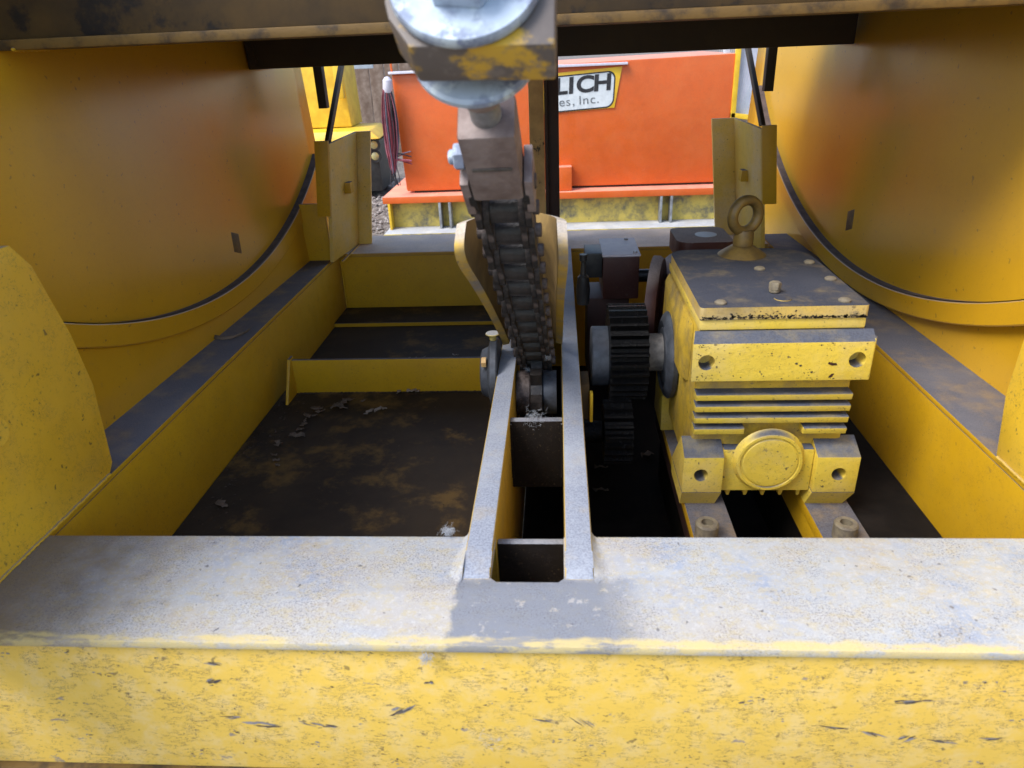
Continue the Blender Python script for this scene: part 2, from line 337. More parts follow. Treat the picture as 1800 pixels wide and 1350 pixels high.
# machine side plates with their curved rings
LEAN = math.radians(3)
def wallframe(sx, P, toe):
    u = Vector((-sx*toe, 1, 0)).normalized(); inn = Vector((-sx, 0, 0)); inn = (inn-u*inn.dot(u)).normalized()
    t = (Vector((0, 0, 1))*math.cos(LEAN)-inn*math.sin(LEAN)).normalized(); n = u.cross(t)
    if n.dot(inn) < 0: n = -n
    return Vector(P), u, t, n
def wallpt(W, s_, t_, d=0): return W[0]+W[1]*s_+W[2]*t_+W[3]*d
WL = wallframe(-1, (-.704, .951, 0), .025); WR = wallframe(1, (.664, 1.0, 0), .032)
for W, s0, s1, (cy, cz, ro, ri) in ((WL, -.55, 1.13, (.449, 1.305, 1.274, 1.238)), (WR, -.60, 1.52, (.53, 1.40, 1.400, 1.364))):
    wm_ = MB(); ts = [-.18, -.05, .05, .12]+[.12+.03*q for q in range(1, 21)]
    wm_.grid([[wallpt(W, s0+(s1-s0)*q/24, t) for q in range(25)] for t in ts])
    wm_.grid([[wallpt(W, s0+(.03-s0)*q/6, t) for q in range(7)] for t in (.7205, .8, .95)])  # higher front part, out of view, added to block side light
    wp = wm_.build('side_plate', 'wall', fr, smooth=60)
    sm = wp.modifiers.new('thick', 'SOLIDIFY'); sm.thickness = .010; sm.offset = 0
    rb = MB(); n = 72; d = .024
    am = math.acos((cz-.34)/ro)
    secs = []
    for i in range(n+1):
        a = -am*.98 + 2*am*.98*i/n
        sec = []
        for r, dd in ((ri, .0005), (ri+.0005, d-.0015), (ri+.002, d), (ro-.002, d), (ro, d-.0015), (ro, .0005)):
            s_, t_ = cy+r*math.sin(a), cz-r*math.cos(a)
            sec.append((s_, t_, dd))
        secs.append(sec)
    secs = [sc for sc in secs if all(s0 < q[0] < s1-.005 for q in sc)]
    vs = [[rb.b.verts.new(wallpt(W, *q)) for q in sc] for sc in secs]
    for A, B in zip(vs, vs[1:]):
        for i in range(5): rb.b.faces.new((A[i], A[i+1], B[i+1], B[i]))
    rb.b.faces.new(vs[0]); rb.b.faces.new(list(reversed(vs[-1])))
    rb.build('ring_rim', 'wall', wp, smooth=14)
    dl = .0185 if W is WL else .004; o_ = [sc[4] for sc in secs]; lp_ = MB()
    pf = [wallpt(W, q[0], q[1]-.0006, dl) for q in o_]+[wallpt(W, q[0], -.18, dl) for q in (o_[-1], o_[0])]
    lp_.prism(pf, -W[3]*.0032).build('lower_plate', 'wall', wp, smooth=14)
    # dust lying in the rim's ledge, with a few heaps
    hb = MB()
    for i, sc in enumerate(secs[:-1]):
        a, b = secs[i], secs[i+1]
        r1, r2 = .0015, .0015
        q = [wallpt(W, a[0][0], a[0][1]+.002, .0008), wallpt(W, a[1][0], a[1][1]+.002, d-.003), wallpt(W, b[1][0], b[1][1]+.002, d-.003), wallpt(W, b[0][0], b[0][1]+.002, .0008)]
        hb.poly(q)
    hb.build('ledge_dust', simple('ledge_dust_grey', (.10, .075, .07, 1), (.06, .045, .045, 1), 40, .9), wp)
    # small square window hole with a bright rim, let into the plate
    cs, ct = (.527, .137) if W is WL else (.62, .118)
    wq = [wallpt(W, cs-.020, ct-.014, .0012), wallpt(W, cs+.012, ct-.026, .0012), wallpt(W, cs+.020, ct+.016, .0012), wallpt(W, cs-.012, ct+.028, .0012)]
    MB().prism([tuple(q) for q in wq], W[3]*.004, .001).build('window_patch', 'liplight', wp)
# gussets standing on the side beams
def gusset(xi, sx, pts):
    MB().prism([(xi+sx*.0005, y, z) for y, z in pts], (sx*.010, 0, 0), .0015).build('gusset_plate', 'gus', fr)
gusset(-.605, -1, [(.30, .0015), (.56, .0015), (.66, .0015), (.70, .0015), (.779, .0015), (.790, .012), (.801, .123), (.790, .198), (.765, .292), (.742, .322), (.30, .335)])
gusset(.555, 1, [(.30, .0015), (.70, .0015), (.815, .0015), (.830, .082), (.826, .167), (.79, .28), (.75, .325), (.30, .335)])
gp = MB().cyl((-.6055, .634, .146), (-.6035, .634, .146), .017, 28, .0006).build('plug_disc', 'gus', fr)
# corner posts on the rear beam
for sx, px in ((-1, -.583), (1, .502)):
    a0, a1 = Vector((px+sx*.010, 1.80, .001)), Vector((px-sx*.012, 1.985, .001))
    top = Vector((-sx*.034, 0, .305)); th = Vector((sx*.009, 0, 0)); rw = .036 if sx < 0 else .056
    MB().hexa([a0, a1, a1+th, a0+th, a0+top+Vector((0, 0, -.008)), a1+top, a1+th+top, a0+th+top+Vector((0, 0, -.008))], .0015).build('corner_post', 'post', fr)
    q0 = (a1+Vector((sx*.0088, .0008, 0)), a1+Vector((-sx*rw, .0008, 0)), a1+Vector((-sx*rw, .011, 0)), a1+Vector((sx*.0088, .011, 0)))
    MB().hexa(list(q0)+[q+top for q in q0], .0015).build('post_return', 'post', fr)
    f0 = [a0+Vector((sx*x, y, 0)) for x, y in ((.0002, -.0095), (.034, -.0095), (.034, -.0006), (.0002, -.0006))]
    MB().hexa([q+top*.40 for q in f0]+[q+top*1.0 for q in f0], .001).build('post_flange', 'frame', fr)
    if sx < 0: MB().box(min(px+sx*.020, px+sx*.085), max(px+sx*.020, px+sx*.085), 1.82, 1.828, .001, .15, .001).build('filler_plate', 'frame', fr)
    c = (a0+a1)/2+top*.57+Vector((0, .012, 0))
    sq = ((-.014, -.014), (.014, -.014), (.014, .014), (-.014, .014))
    MB().hexa([c+Vector((-sx*.016, y, z)) for y, z in sq]+[c+Vector((sx*.004, y, z)) for y, z in sq], .0015).build('square_stub', 'frame', fr)
    # inclined strut rising from the post to the cross beam
    b0 = a0+top+Vector((sx*.002, .004, .0)); b1 = b0+Vector((-sx*.004, .20, .17))
    o = Vector((0, .022, -.006)); t2 = Vector((sx*.010, 0, 0))
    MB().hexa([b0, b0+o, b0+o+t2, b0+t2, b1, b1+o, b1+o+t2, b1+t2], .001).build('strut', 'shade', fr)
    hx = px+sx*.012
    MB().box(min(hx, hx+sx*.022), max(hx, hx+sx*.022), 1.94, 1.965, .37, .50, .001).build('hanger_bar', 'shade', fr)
# upper cross beams between the side plates
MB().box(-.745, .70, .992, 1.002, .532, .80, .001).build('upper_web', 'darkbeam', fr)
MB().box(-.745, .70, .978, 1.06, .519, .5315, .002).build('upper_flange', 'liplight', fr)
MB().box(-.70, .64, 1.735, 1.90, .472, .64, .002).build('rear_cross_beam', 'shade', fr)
MB().box(-.71, .66, 1.003, 1.90, .6405, .65, .001).build('shade_deck_plate', 'shade', fr)  # unseen deck, added to keep light out of the tray
# rippled weld beads at the joints
def weld(p, q, r, mat='frame'):
    p, q = Vector(p), Vector(q); n = max(6, int((q-p).length/.004))
    MB().tube([p.lerp(q, i/n)+Vector((rnd.uniform(-1, 1), rnd.uniform(-1, 1), rnd.uniform(-1, 1)))*r*.18 for i in range(n+1)], [r*(.82+.3*(i % 2))*rnd.uniform(.85, 1.15) for i in range(n+1)], 6).build('weld_bead', mat, fr)
weld((-.6045, .52, .0015), (-.6045, .776, .0015), .0022, 'gus'); weld((.5545, .66, .0015), (.5545, .81, .0015), .0022, 'gus')
weld((-.600, 1.885, -.16), (-.600, 1.885, -.012), .003); weld((.550, 1.885, -.16), (.550, 1.885, -.012), .003)
weld((-.565, 1.357, -.1655), (-.11, 1.357, -.1655), .0022, 'floor'); weld((-.570, 1.803, .001), (-.570, 1.98, .001), .003)
weld((-.0745, .9235, -.008), (-.0745, .9235, -.10), .0025, 'spacer'); weld((.002, .9235, -.008), (.002, .9235, -.10), .0025, 'spacer')
weld((-.70, .976, .520), (-.70, 1.05, .520), .003); weld((-.675, 1.733, .474), (-.69, 1.733, .56), .003, 'shade')
# mounting rails for the gearbox
for x0, x1 in ((.190, .252), (.372, .438)):
    MB().box(x0, x1, .78, 1.30, -.172, -.1535, .002).build('mounting_rail', 'frame', fr)
    MB().box(x0+.004, x0+.014, .78, 1.30, -.215, -.1725, .001).build('rail_leg', 'frame' if x0 > .3 else 'maroon', fr)
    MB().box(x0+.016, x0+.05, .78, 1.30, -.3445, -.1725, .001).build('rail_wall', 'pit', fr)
# scattered chips and scratches on the front web and flange: flat bare-metal patches
def flake(mb, o, u, v, n, a, b, rot, off=.0004, k=9, rough=.35):
    o = Vector(o); u = Vector(u); v = Vector(v); n = Vector(n); c, s_ = math.cos(rot), math.sin(rot); pts = []
    for i in range(k):
        t = 2*PI*i/k; r = 1+rough*(rnd.random()-.5)*2
        x, y = a*math.cos(t)*r, b*math.sin(t)*r
        pts.append(o+u*(x*c-y*s_)+v*(x*s_+y*c)+n*off)
    mb.poly(pts)
cb = MB(); cdk = MB()
X_, Z_, NY = (1, 0, 0), (0, 0, 1), (0, -1, 0)
for x, z, a, b, r in ((-.315, -.117, .022, .0035, -.08), (-.34, -.108, .011, .002, 0.05), (-.258, -.114, .012, .002, -.35), (-.237, -.118, .007, .002, -.1),
                      (-.345, -.057, .010, .002, .45), (-.34, -.032, .009, .0018, -.2), (.33, -.066, .020, .0013, .1), (.318, -.068, .009, .0022, .1),
                      (.27, -.105, .018, .0015, -.1), (.295, -.112, .012, .0022, -.45), (.33, -.118, .010, .0024, .6), (.36, -.12, .012, .0018, -.2), (.40, -.115, .014, .0016, .1),
                      (-.16, -.092, .012, .003, .55), (-.13, -.055, .004, .003, 0), (.02, -.105, .013, .0012, -.8), (-.02, -.103, .010, .0016, -.3)):
    for q in range(5):
        flake(rnd.choice((cb, cdk)), (x+rnd.uniform(-.7, .7)*a, .4905, z+rnd.uniform(-1, 1)*b), X_, Z_, NY, a*rnd.uniform(.3, .8), b*rnd.uniform(.2, .55), r+rnd.uniform(-.1, .1), .0003+.0001*q, 11, .5)
for i in range(170):
    a = rnd.choice((.0008, .001, .0013, .0018, .0026)); x, z = rnd.uniform(-.62, .45), rnd.uniform(-.18, -.015)
    for q in range(rnd.choice((1, 2, 3, 5))): flake(rnd.choice((cb, cdk)), (x+rnd.gauss(0, 2.2*a), .4905, z+rnd.gauss(0, .9*a)), X_, Z_, NY, a*rnd.uniform(.4, 1), a*rnd.uniform(.12, .4), rnd.uniform(-.5, .5), .0003, 9, .6)
cb.build('paint_chips', 'chip', fwb, smooth=0)['kind'] = 'stuff'
cdk.build('scratch_marks', 'chipdark', fwb, smooth=0)['kind'] = 'stuff'
cb = MB()
for i in range(110):
    a = rnd.choice((.0006, .0009, .0012, .0016, .0022)); x = rnd.uniform(-.55, .43); y = rnd.uniform(.50, .64)
    if -.115 < x < .045 and y > .56: continue
    flake(cb, (x, y, 0), (1, 0, 0), (0, 1, 0), (0, 0, 1), a, a*rnd.uniform(.3, .7), rnd.uniform(0, 3), .0004, 8, .5)
cb.build('flange_marks', 'chip', fl, smooth=0)['kind'] = 'stuff'
sb = MB()
for W in (WL, WR):
    for i in range(70):
        a = rnd.choice((.0006, .0008, .001, .0015, .002, .003)); p = wallpt(W, rnd.uniform(-.15, .9), rnd.uniform(.05, .45))
        flake(sb, p, W[1], W[2], W[3], a*rnd.uniform(.4, .8), a, rnd.uniform(0, 3), .0005, 8, .5)
p = wallpt(WL, .72, .36); flake(sb, p, WL[1], WL[2], WL[3], .0016, .018, .5, .0006, 10, .2)
sb.build('rust_spots', 'rust', fr, smooth=0)['kind'] = 'stuff'

# ------------------------------------------------------------------ worm gearbox
GO = Vector((.31, 1.09, -.1535))
gb = thing('gearbox', 'yellow cast worm gearbox with dusty grey lid, cooling ribs and lifting eye', 'gearbox', GO)
hb = MB()
hb.box(.196, .416, .9458, 1.235, -.12, .128, .006)                       # body core
face_ = MB().prism([(.183, .9165, .062), (.183, .9165, .119), (.189, .9415, .1275), (.189, .9455, .1275), (.189, .9455, .050), (.190, .943, .050)], (.243, 0, 0), .0038)  # mounting face
house = hb.build('housing', 'grimy', gb)
face_ = face_.build('mounting_face', 'gear', house)
feet_ = []
MB().prism([(.4265, .9165, .062), (.4325, .93, .062), (.4325, 1.10, .062), (.4265, 1.12, .062)], (0, 0, .060), .002).build('side_pad', 'gear', house)
MB().box(.194, .420, .942, 1.238, .1285, .1445, .004).build('lid_rim', 'gear', gb)
lid = MB()
def rrect(x0, x1, y0, y1, r, n=6):
    o = []
    for cx, cy, a, rr in ((x1-r[0], y0+r[0], -90, r[0]), (x1-r[1], y1-r[1], 0, r[1]), (x0+r[2], y1-r[2], 90, r[2]), (x0+r[3], y0+r[3], 180, r[3])):
        for i in range(n+1): t = math.radians(a+90*i/n); o.append((cx+rr*math.cos(t), cy+rr*math.sin(t)))
    return o
lid.prism([(x, y, .1455) for x, y in rrect(.1935, .4205, .9395, 1.242, (.006, .06, .03, .006))], (0, 0, .0175), .0075)
lo = lid.build('lid', 'lid', gb)
for x, y in ((.224, .957), (.392, .957), (.406, 1.055), (.403, 1.145), (.317, 1.115)):
    m = MB(); m.lathe([(0, 0), (0, .0085), (.002, .0085), (.004, .006), (.0045, 0)], (x, y, .1633), (0, 0, 1), 16); m.build('lid_screw', 'dull', lo)
m = MB(); m.cyl((.309, 1.0, .1633), (.309, 1.0, .169), .0075); hexbolt(m, (.309, 1.0, .169), (0, 0, 1), .0085, .010); m.build('breather_plug', 'dull', lo)
m = MB(); m.lathe([(0, 0), (0, .012), (.001, .012), (.0015, .008), (.0015, 0)], (.313, .972, .1633), (0, 0, 1), 20); m.build('round_mark', 'lid', lo)
# lifting eye
e = MB(); e.lathe([(0, .040), (.006, .032), (.014, .020), (.016, .0155), (.0165, .0165), (.036, .0165), (.042, .014), (.042, 0)], (.310, 1.205, .1633), (0, 0, 1), 28)
n1, n2 = 36, 14; rows = []
ec = Vector((.310, 1.205, .2285))
for i in range(n1+1):
    a = 2*PI*i/n1; rows.append([ec+Matrix.Rotation(.42, 3, 'Z') @ Vector(((.0255+.0085*math.cos(2*PI*j/n2))*math.cos(a), .0095*math.sin(2*PI*j/n2), (.0255+.0085*math.cos(2*PI*j/n2))*math.sin(a))) for j in range(n2+1)])
e.grid(rows); bmesh.ops.remove_doubles(e.b, verts=e.b.verts, dist=1e-5)
e.build('lifting_eye', 'eye', gb, smooth=60)
cm = MB()
for i in range(420):
    x = rnd.uniform(.197, .418); z = .1463+abs(rnd.gauss(0, .0022))*(1.6 if .23 < x < .33 else .8); a = rnd.choice((.0006, .0009, .0014, .002))
    flake(cm, (x, .9394, min(z, .157)), X_, Z_, NY, a, a*rnd.uniform(.3, .8), rnd.uniform(-.6, .6), .0004, 7, .5)
for i in range(110):
    x = rnd.choice((rnd.uniform(.188, .428), .19+abs(rnd.gauss(0, .012)), .36+rnd.gauss(0, .02))); z = rnd.choice((rnd.uniform(.066, .117), .064+abs(rnd.gauss(0, .004)), .118-abs(rnd.gauss(0, .003)))); a = rnd.choice((.0004, .0006, .0008, .0012))
    flake(cm, (x, .9165, z), X_, Z_, NY, a, a*rnd.uniform(.3, .8), rnd.uniform(-.6, .6), .0004, 7, .5)
for x, z in ((.325, .088), (.331, .085), (.347, .075)): flake(cm, (x, .9165, z), X_, Z_, NY, .0019, .0016, 0, .0004, 9, .2)
cm.build('caked_grime', 'rust2', gb, smooth=0)['kind'] = 'stuff'
cm = MB()
for x, z, a, b, r in ((.372, .087, .0045, .0022, -.5), (.374, .069, .004, .0024, .6), (.377, .0865, .003, .0015, -.4)): flake(cm, (x, .9165, z), X_, Z_, NY, a, b, r, .0004, 11, .35)
cm.build('primer_chips', 'red', gb, smooth=0)['kind'] = 'stuff'
MB().hexa([(.186, 1.03, .02), (.1955, 1.0, .02), (.1955, 1.24, .02), (.186, 1.235, .02), (.187, 1.05, .075), (.1955, .985, .122), (.1955, 1.238, .126), (.188, 1.232, .112)], .004).build('shoulder', 'grimy', house)
# cooling ribs
zs = (.036, .0175, -.001, -.0195)
for i, z in enumerate(zs):
    segs = ((.1945, .4135),) if i < 3 else ((.195, .268), (.352, .4135))
    for x0, x1 in segs:
        MB().prism([(x0, .947, z-.012), (x0, .928, z-.0105), (x0, .926, z-.001), (x0, .929, z+.0005), (x0, .947, z+.001)], (x1-x0, 0, 0), .0012).build('cooling_rib', 'gear', house)
# feet
for x0, x1, xb0, xb1 in ((.182, .241, .183, .236), (.375, .437, .372, .428)):
    MB().hexa([(xb0, .930, -.1535), (xb1, .930, -.1535), (xb1, 1.02, -.1535), (xb0, 1.02, -.1535), (x0, .9155, -.124), (x1, .9155, -.124), (x1, 1.02, -.124), (x0, 1.02, -.124)], .0).build('foot_base', 'gear', house)
    _f = MB().hexa([(x0, .9155, -.1238), (x1, .9155, -.1238), (x1, 1.02, -.1238), (x0, 1.02, -.1238), (x0, .9155, -.063), (x1, .9155, -.063), (x1, .952, -.045), (x0, .952, -.045)], .0018); feet_.append(_f.build('foot', 'gear', house))
# rear feet
for x0, x1 in ((.183, .241), (.375, .437)): MB().box(x0, x1, 1.16, 1.25, -.1535, -.05, .003).build('foot', 'gear', house)
# centre plate, boss and cap
MB().box(.2415, .3745, .928, .947, -.129, -.056, .003).build('centre_pad', 'gear', house)
bo = MB(); bo.lathe([(.0, 0), (.0, .053), (.004, .0495), (.009, .0485), (.0105, .047), (.0105, .0435), (.0085, .042), (.0085, 0)], (.308, .9285, -.074), (0, -1, 0), 56); bo = bo.build('boss_ring', 'gear', house)
cp = MB(); cp.lathe([(0, .0405), (.0012, .0395), (.0016, .036), (.0012, .025), (.0008, 0)], (.3088, .9196, -.0745), (0, -1, 0), 48); cp.build('boss_cap', 'gear', bo)
for i in range(5):
    x = .252+i*.0265
    MB().prism([(x, .94, -.1295), (x+.011, .94, -.1295), (x+.007, .94, -.145), (x+.003, .94, -.145)], (0, .2, 0), .001).build('bottom_rib', 'gear', house)
# bolt holes drilled through the pads (cutters applied and removed)
def drill(o, holes, depth):
    c = MB(); og = ORG[o.name]
    for x, y, z, r in holes: c.lathe([(-.02, 0), (-.02, r), (depth, r), (depth, 0)], (x, y, z), (0, 1, 0), 28)
    co = c.build('cutter', 'hub', None, tuple(og)); o.parent = None; o.location = og
    md = o.modifiers.new('b', 'BOOLEAN'); md.operation = 'DIFFERENCE'; md.object = co; md.solver = 'EXACT'
    dg = bpy.context.evaluated_depsgraph_get(); dg.update(); me = bpy.data.meshes.new_from_object(o.evaluated_get(dg))
    o.modifiers.clear(); o.data = me; bpy.data.objects.remove(co); o.location = (0, 0, 0)
    me.shade_smooth(); me.set_sharp_from_angle(angle=math.radians(35))
pads = [c for c in house.children]
drill(face_, ((.203, .9165, .091, .0115), (.406, .9165, .0925, .0115)), .0255); face_.parent = house
for o_, hl in zip(feet_, ((.2085, .9155, -.093, .0105), (.409, .9155, -.0915, .0105))):
    drill(o_, (hl,), .030); o_.parent = house
# output flange on the left, with seal
fl_ = MB(); fl_.lathe([(0, 0), (0, .074), (.008, .076), (.013, .072), (.018, .06), (.012, .05), (.012, .03), (.0, .028)], (.1935, 1.15, .003), (-1, 0, 0), 48); fl_ = fl_.build('output_flange', 'hub', gb)
MB().lathe([(.0, .049), (.004, .048), (.006, .03), (.006, 0)], (.1810, 1.15, .003), (-1, 0, 0), 40).build('oil_seal', 'hub', fl_)
MB().cyl((.18, 1.15, .008), (.147, 1.15, .008), .033, 32).build('output_shaft', 'shaft', gb)
# hold-down cap screws on the rails
for k, (x, lab) in enumerate(((.208, 'dull socket screw on the dark rail left of the gearbox front'), (.402, 'pale socket screw on the right rail in front of the gearbox'))):
    m = MB(); r = .0165
    m.lathe([(0, 0), (0, r), (.022, r), (.0245, r-.002), (.0245, .0085), (.014, .0085), (.014, 0)], (x, .848, -.1533), (0, 0, 1), 28)
    s_ = m.build('socket_screw', 'dull', None, (x, .848, -.1533)); tag(s_, lab, 'screw', 'cap screws on the gearbox rails')

# ------------------------------------------------------------------ gears, shaft, sprocket
def gearmesh(mb, x0, x1, cy, cz, ro, rr, n, bore, ph=0):
    pts = []
    for i in range(n):
        a = 2*PI*i/n+ph; p = 2*PI/n
        for f_, r in ((-.30, rr), (-.22, rr+.2*(ro-rr)), (-.11, ro), (.11, ro), (.22, rr+.2*(ro-rr)), (.30, rr)): pts.append((a+f_*p, r))
    N = len(pts); A = []
    for x in (x0, x1):
        A.append([mb.b.verts.new((x, cy+r*math.cos(t), cz+r*math.sin(t))) for t, r in pts])
        A.append([mb.b.verts.new((x, cy+bore*math.cos(t), cz+bore*math.sin(t))) for t, r in pts])
    o0, i0, o1, i1 = A
    for k in range(N):
        j = (k+1) % N
        mb.b.faces.new((o0[k], o0[j], o1[j], o1[k])); mb.b.faces.new((i0[k], i1[k], i1[j], i0[j]))
        mb.b.faces.new((o0[k], i0[k], i0[j], o0[j])); mb.b.faces.new((o1[k], o1[j], i1[j], i1[k]))
    return mb
pg = thing('pinion_gear', 'black greased spur gear on the gearbox output shaft', 'gear', (.12, 1.15, -.082))
gearmesh(MB(), .083, .146, 1.15, .010, .084, .0735, 30, .028, .1).build('gear_teeth', 'grease', pg, smooth=25)
MB().lathe([(0, 0), (0, .022), (0, .050), (.002, .052), (.0285, .052), (.0285, 0)], (.0540, 1.15, .003), (1, 0, 0), 44).build('gear_hub', 'hub', pg)
lg = thing('lower_gear', 'dark oily spur gear low in the pit under the pinion', 'gear', (.1, 1.09, -.19))
gearmesh(MB(), .073, .121, 1.085, -.112, .056, .047, 20, .02).build('gear_teeth', 'grease', lg, smooth=25)
MB().cyl((.036, 1.085, -.112), (.072, 1.085, -.112), .02).build('gear_shaft', 'grease', lg)
SC = Vector((-.040, 1.10, -.0425))
sp = thing('chain_sprocket', 'small black toothed sprocket between the two dusty bars under the chain', 'sprocket', SC-Vector((0, 0, .06)))
gearmesh(MB(), SC.x-.0095, SC.x+.0095, SC.y, SC.z, .066, .043, 7, .02, .35).build('sprocket_wheel', 'roller', sp, smooth=25)
MB().lathe([(0, .0), (0, .036), (.002, .038), (.0235, .038), (.0235, 0)], (SC.x+.0100, SC.y, SC.z), (1, 0, 0), 40).build('sprocket_hub', 'hub', sp)
MB().lathe([(0, .0), (0, .036), (.002, .038), (.024, .038), (.024, 0)], (SC.x-.0100, SC.y, SC.z), (-1, 0, 0), 40).build('sprocket_hub', 'chain', sp)
br = thing('flange_bearing', 'blue black flange bearing bolted outside the left chain bar', 'bearing', (-.12, 1.10, -.11))
MB().lathe([(0, 0), (0, .058), (.002, .060), (.011, .060), (.014, .056), (.017, .045), (.028, .040), (.030, .036), (.030, 0)], (-.105, 1.115, -.010), (-1, 0, 0), 48).build('bearing_housing', 'hub', br)
m = MB(); hexbolt(m, (-.1225, 1.077, .026), (-1, .0, 0), .009, .008); m.build('bearing_bolt', 'tan', br)
m = MB(); m.cyl((-.113, 1.115, .0495), (-.113, 1.115, .060), .006); m.cyl((-.113, 1.115, .060), (-.113, 1.115, .063), .012, 16); m.build('grease_cap', 'rail', br)
br2 = thing('shaft_collar', 'small worn yellow clamp collar outside the right chain bar', 'collar', (.045, 1.08, -.08))
m = MB(); m.box(.0335, .048, 1.065, 1.12, -.078, -.012, .002); m.build('collar_body', 'darkbeam', br2)
m = MB(); m.box(.0482, .0535, 1.05, 1.064, -.075, -.022, .002); m.build('collar_lug', 'yellow2', br2)

# ------------------------------------------------------------------ roller chain up to its anchor
D = Vector((0, -.77, .64)).normalized(); NN = Vector((0, .64, .77)).normalized()
def chp(s_): return Vector((-.042-.02*s_, 1.135-.77/1.00125*s_, .002+.64/1.00125*s_))
Dx = (chp(.5)-chp(0)).normalized(); XX = (Vector((1, 0, 0))-Dx*Dx.x).normalized(); NX = XX.cross(Dx)
if NX.z < 0: NX = -NX
chain = thing('drive_chain', 'heavy rusty roller chain running up from the sprocket toward the camera', 'chain', (-.042, 1.135, -.04))
PIT = .05
def linkmesh(th, hw):                       # figure-eight side plate in (x along pitch, y across), thickness z
    b = MB(); pts = []
    for i in range(9): t = math.radians(90+180*i/8); pts.append((-PIT/2+hw*math.cos(t), hw*math.sin(t), 0))
    pts.append((0, -hw*.80, 0))
    for i in range(9): t = math.radians(-90+180*i/8); pts.append((PIT/2+hw*math.cos(t), hw*math.sin(t), 0))
    pts.append((0, hw*.80, 0))
    b.prism(pts, (0, 0, th), .0008); return b.mesh('link_plate')
lm = linkmesh(.0065, .0205); lmi = linkmesh(.0065, .0195)
rm = MB(); rm.cyl((0, 0, -.0165), (0, 0, .0165), .0145, 20, .001); rm = rm.mesh('roller')
pm = MB(); pm.cyl((0, 0, -.0345), (0, 0, .0345), .0075, 14, .001); pm = pm.mesh('pin')
pins = [chp(.60-PIT*k) for k in range(13)]
dirs = []
# wrap round the back of the sprocket
a0 = math.atan2(NN.z, NN.y)
for k in range(1, 4):
    a = a0-k*2*PI/7*.98; pins.append(Vector((-.042, SC.y+.0576*math.cos(a), SC.z+.0576*math.sin(a))))
def fmat(o, xd, zd):
    xd = xd.normalized(); zd = (zd-xd*zd.dot(xd)).normalized(); yd = zd.cross(xd)
    return Matrix.Translation(o) @ Matrix((xd, yd, zd)).transposed().to_4x4()
jit = [rnd.uniform(-.0015, .0015) for _ in pins]
for i, p in enumerate(pins):
    d_ = (pins[min(i+1, len(pins)-1)]-pins[max(i-1, 0)])
    share('roller', rm, 'roller', chain, fmat(p, d_, XX)); share('pin', pm, 'chain', chain, fmat(p, d_, XX))
for i in range(len(pins)-1):
    c = (pins[i]+pins[i+1])/2; d_ = pins[i+1]-pins[i]; inner = i % 2
    off = .0175 if inner else .0245
    for s_ in (-1, 1):
        share('link_plate', lmi if inner else lm, 'chain', chain, fmat(c+XX*(s_*off-.00325), d_, XX))
# tension anchor at the top
anc = thing('chain_anchor', 'worn yellow anchor block with pale steel washers holding the chain top', 'chain anchor', tuple(chp(.79)-Vector((0, 0, .06))))
def bar(mb, s0, s1, wx, n0, n1, bev=.003, xo=0):
    p = []
    for s_ in (s0, s1):
        for x, n in ((-wx, n0), (wx, n0), (wx, n1), (-wx, n1)): p.append(chp(s_)+XX*(x+xo)+NX*n)
    return mb.hexa(p, bev)
k = MB(); poly = [(-.044, -.020), (-.030, -.042), (.058, -.046), (.060, .11), (-.047, .11), (-.047, -.008)]
k.prism([chp(.799)+XX*x+NX*n for x, n in poly], Dx*.033, .003); k.build('anchor_block', 'block', anc)
k = MB(); k.lathe([(0, .012), (0, .0465), (.002, .0475), (.006, .0475), (.008, .0465), (.008, .012)], chp(.833)+XX*.004, Dx, 56); k.build('washer', 'galv', anc)
k = MB(); hexbolt(k, chp(.8415)+XX*.004, Dx, .028, .022); k.build('nut', 'galv', anc)
k = MB(); k.cyl(chp(.69), chp(.875), .0125, 24); k.build('threaded_rod', 'steel', anc)
k = MB(); k.lathe([(0, .012), (0, .042), (.003, .0445), (.007, .0445), (.009, .042), (.009, .012)], chp(.770)+XX*.002, Dx, 56); k.build('washer', 'galv', anc)
k = MB(); k.lathe([(0, .013), (0, .016), (.012, .022), (.034, .031), (.042, .031), (.042, .013)], chp(.727), Dx, 32); k.build('lock_nut', 'clevis', anc)
k = MB(); k.lathe([(0, .013), (0, .022), (.0195, .022), (.0195, .013)], chp(.7795)+XX*.002, Dx, 32); k.build('spacer_ring', 'galv', anc)
cl = MB(); bar(cl, .602, .702, .0235, -.021, .021, .005); cl = cl.build('clevis', 'clevis', anc)
k = MB(); bar(k, .655, .659, .017, -.0222, -.0205, .0003); k.build('clevis_groove', 'chipdark', cl)
for s_ in (-1, 1):
    k = MB(); bar(k, .575, .63, .004, -.019, .019, .0015, s_*.0285); k.build('clevis_cheek', 'clevis', cl)
k = MB(); hexbolt(k, chp(.645)+XX*-.026, -XX, .012, .009); k.cyl(chp(.645)+XX*-.034, chp(.645)+XX*-.040, .0065); k.build('clevis_bolt', 'galv', cl)

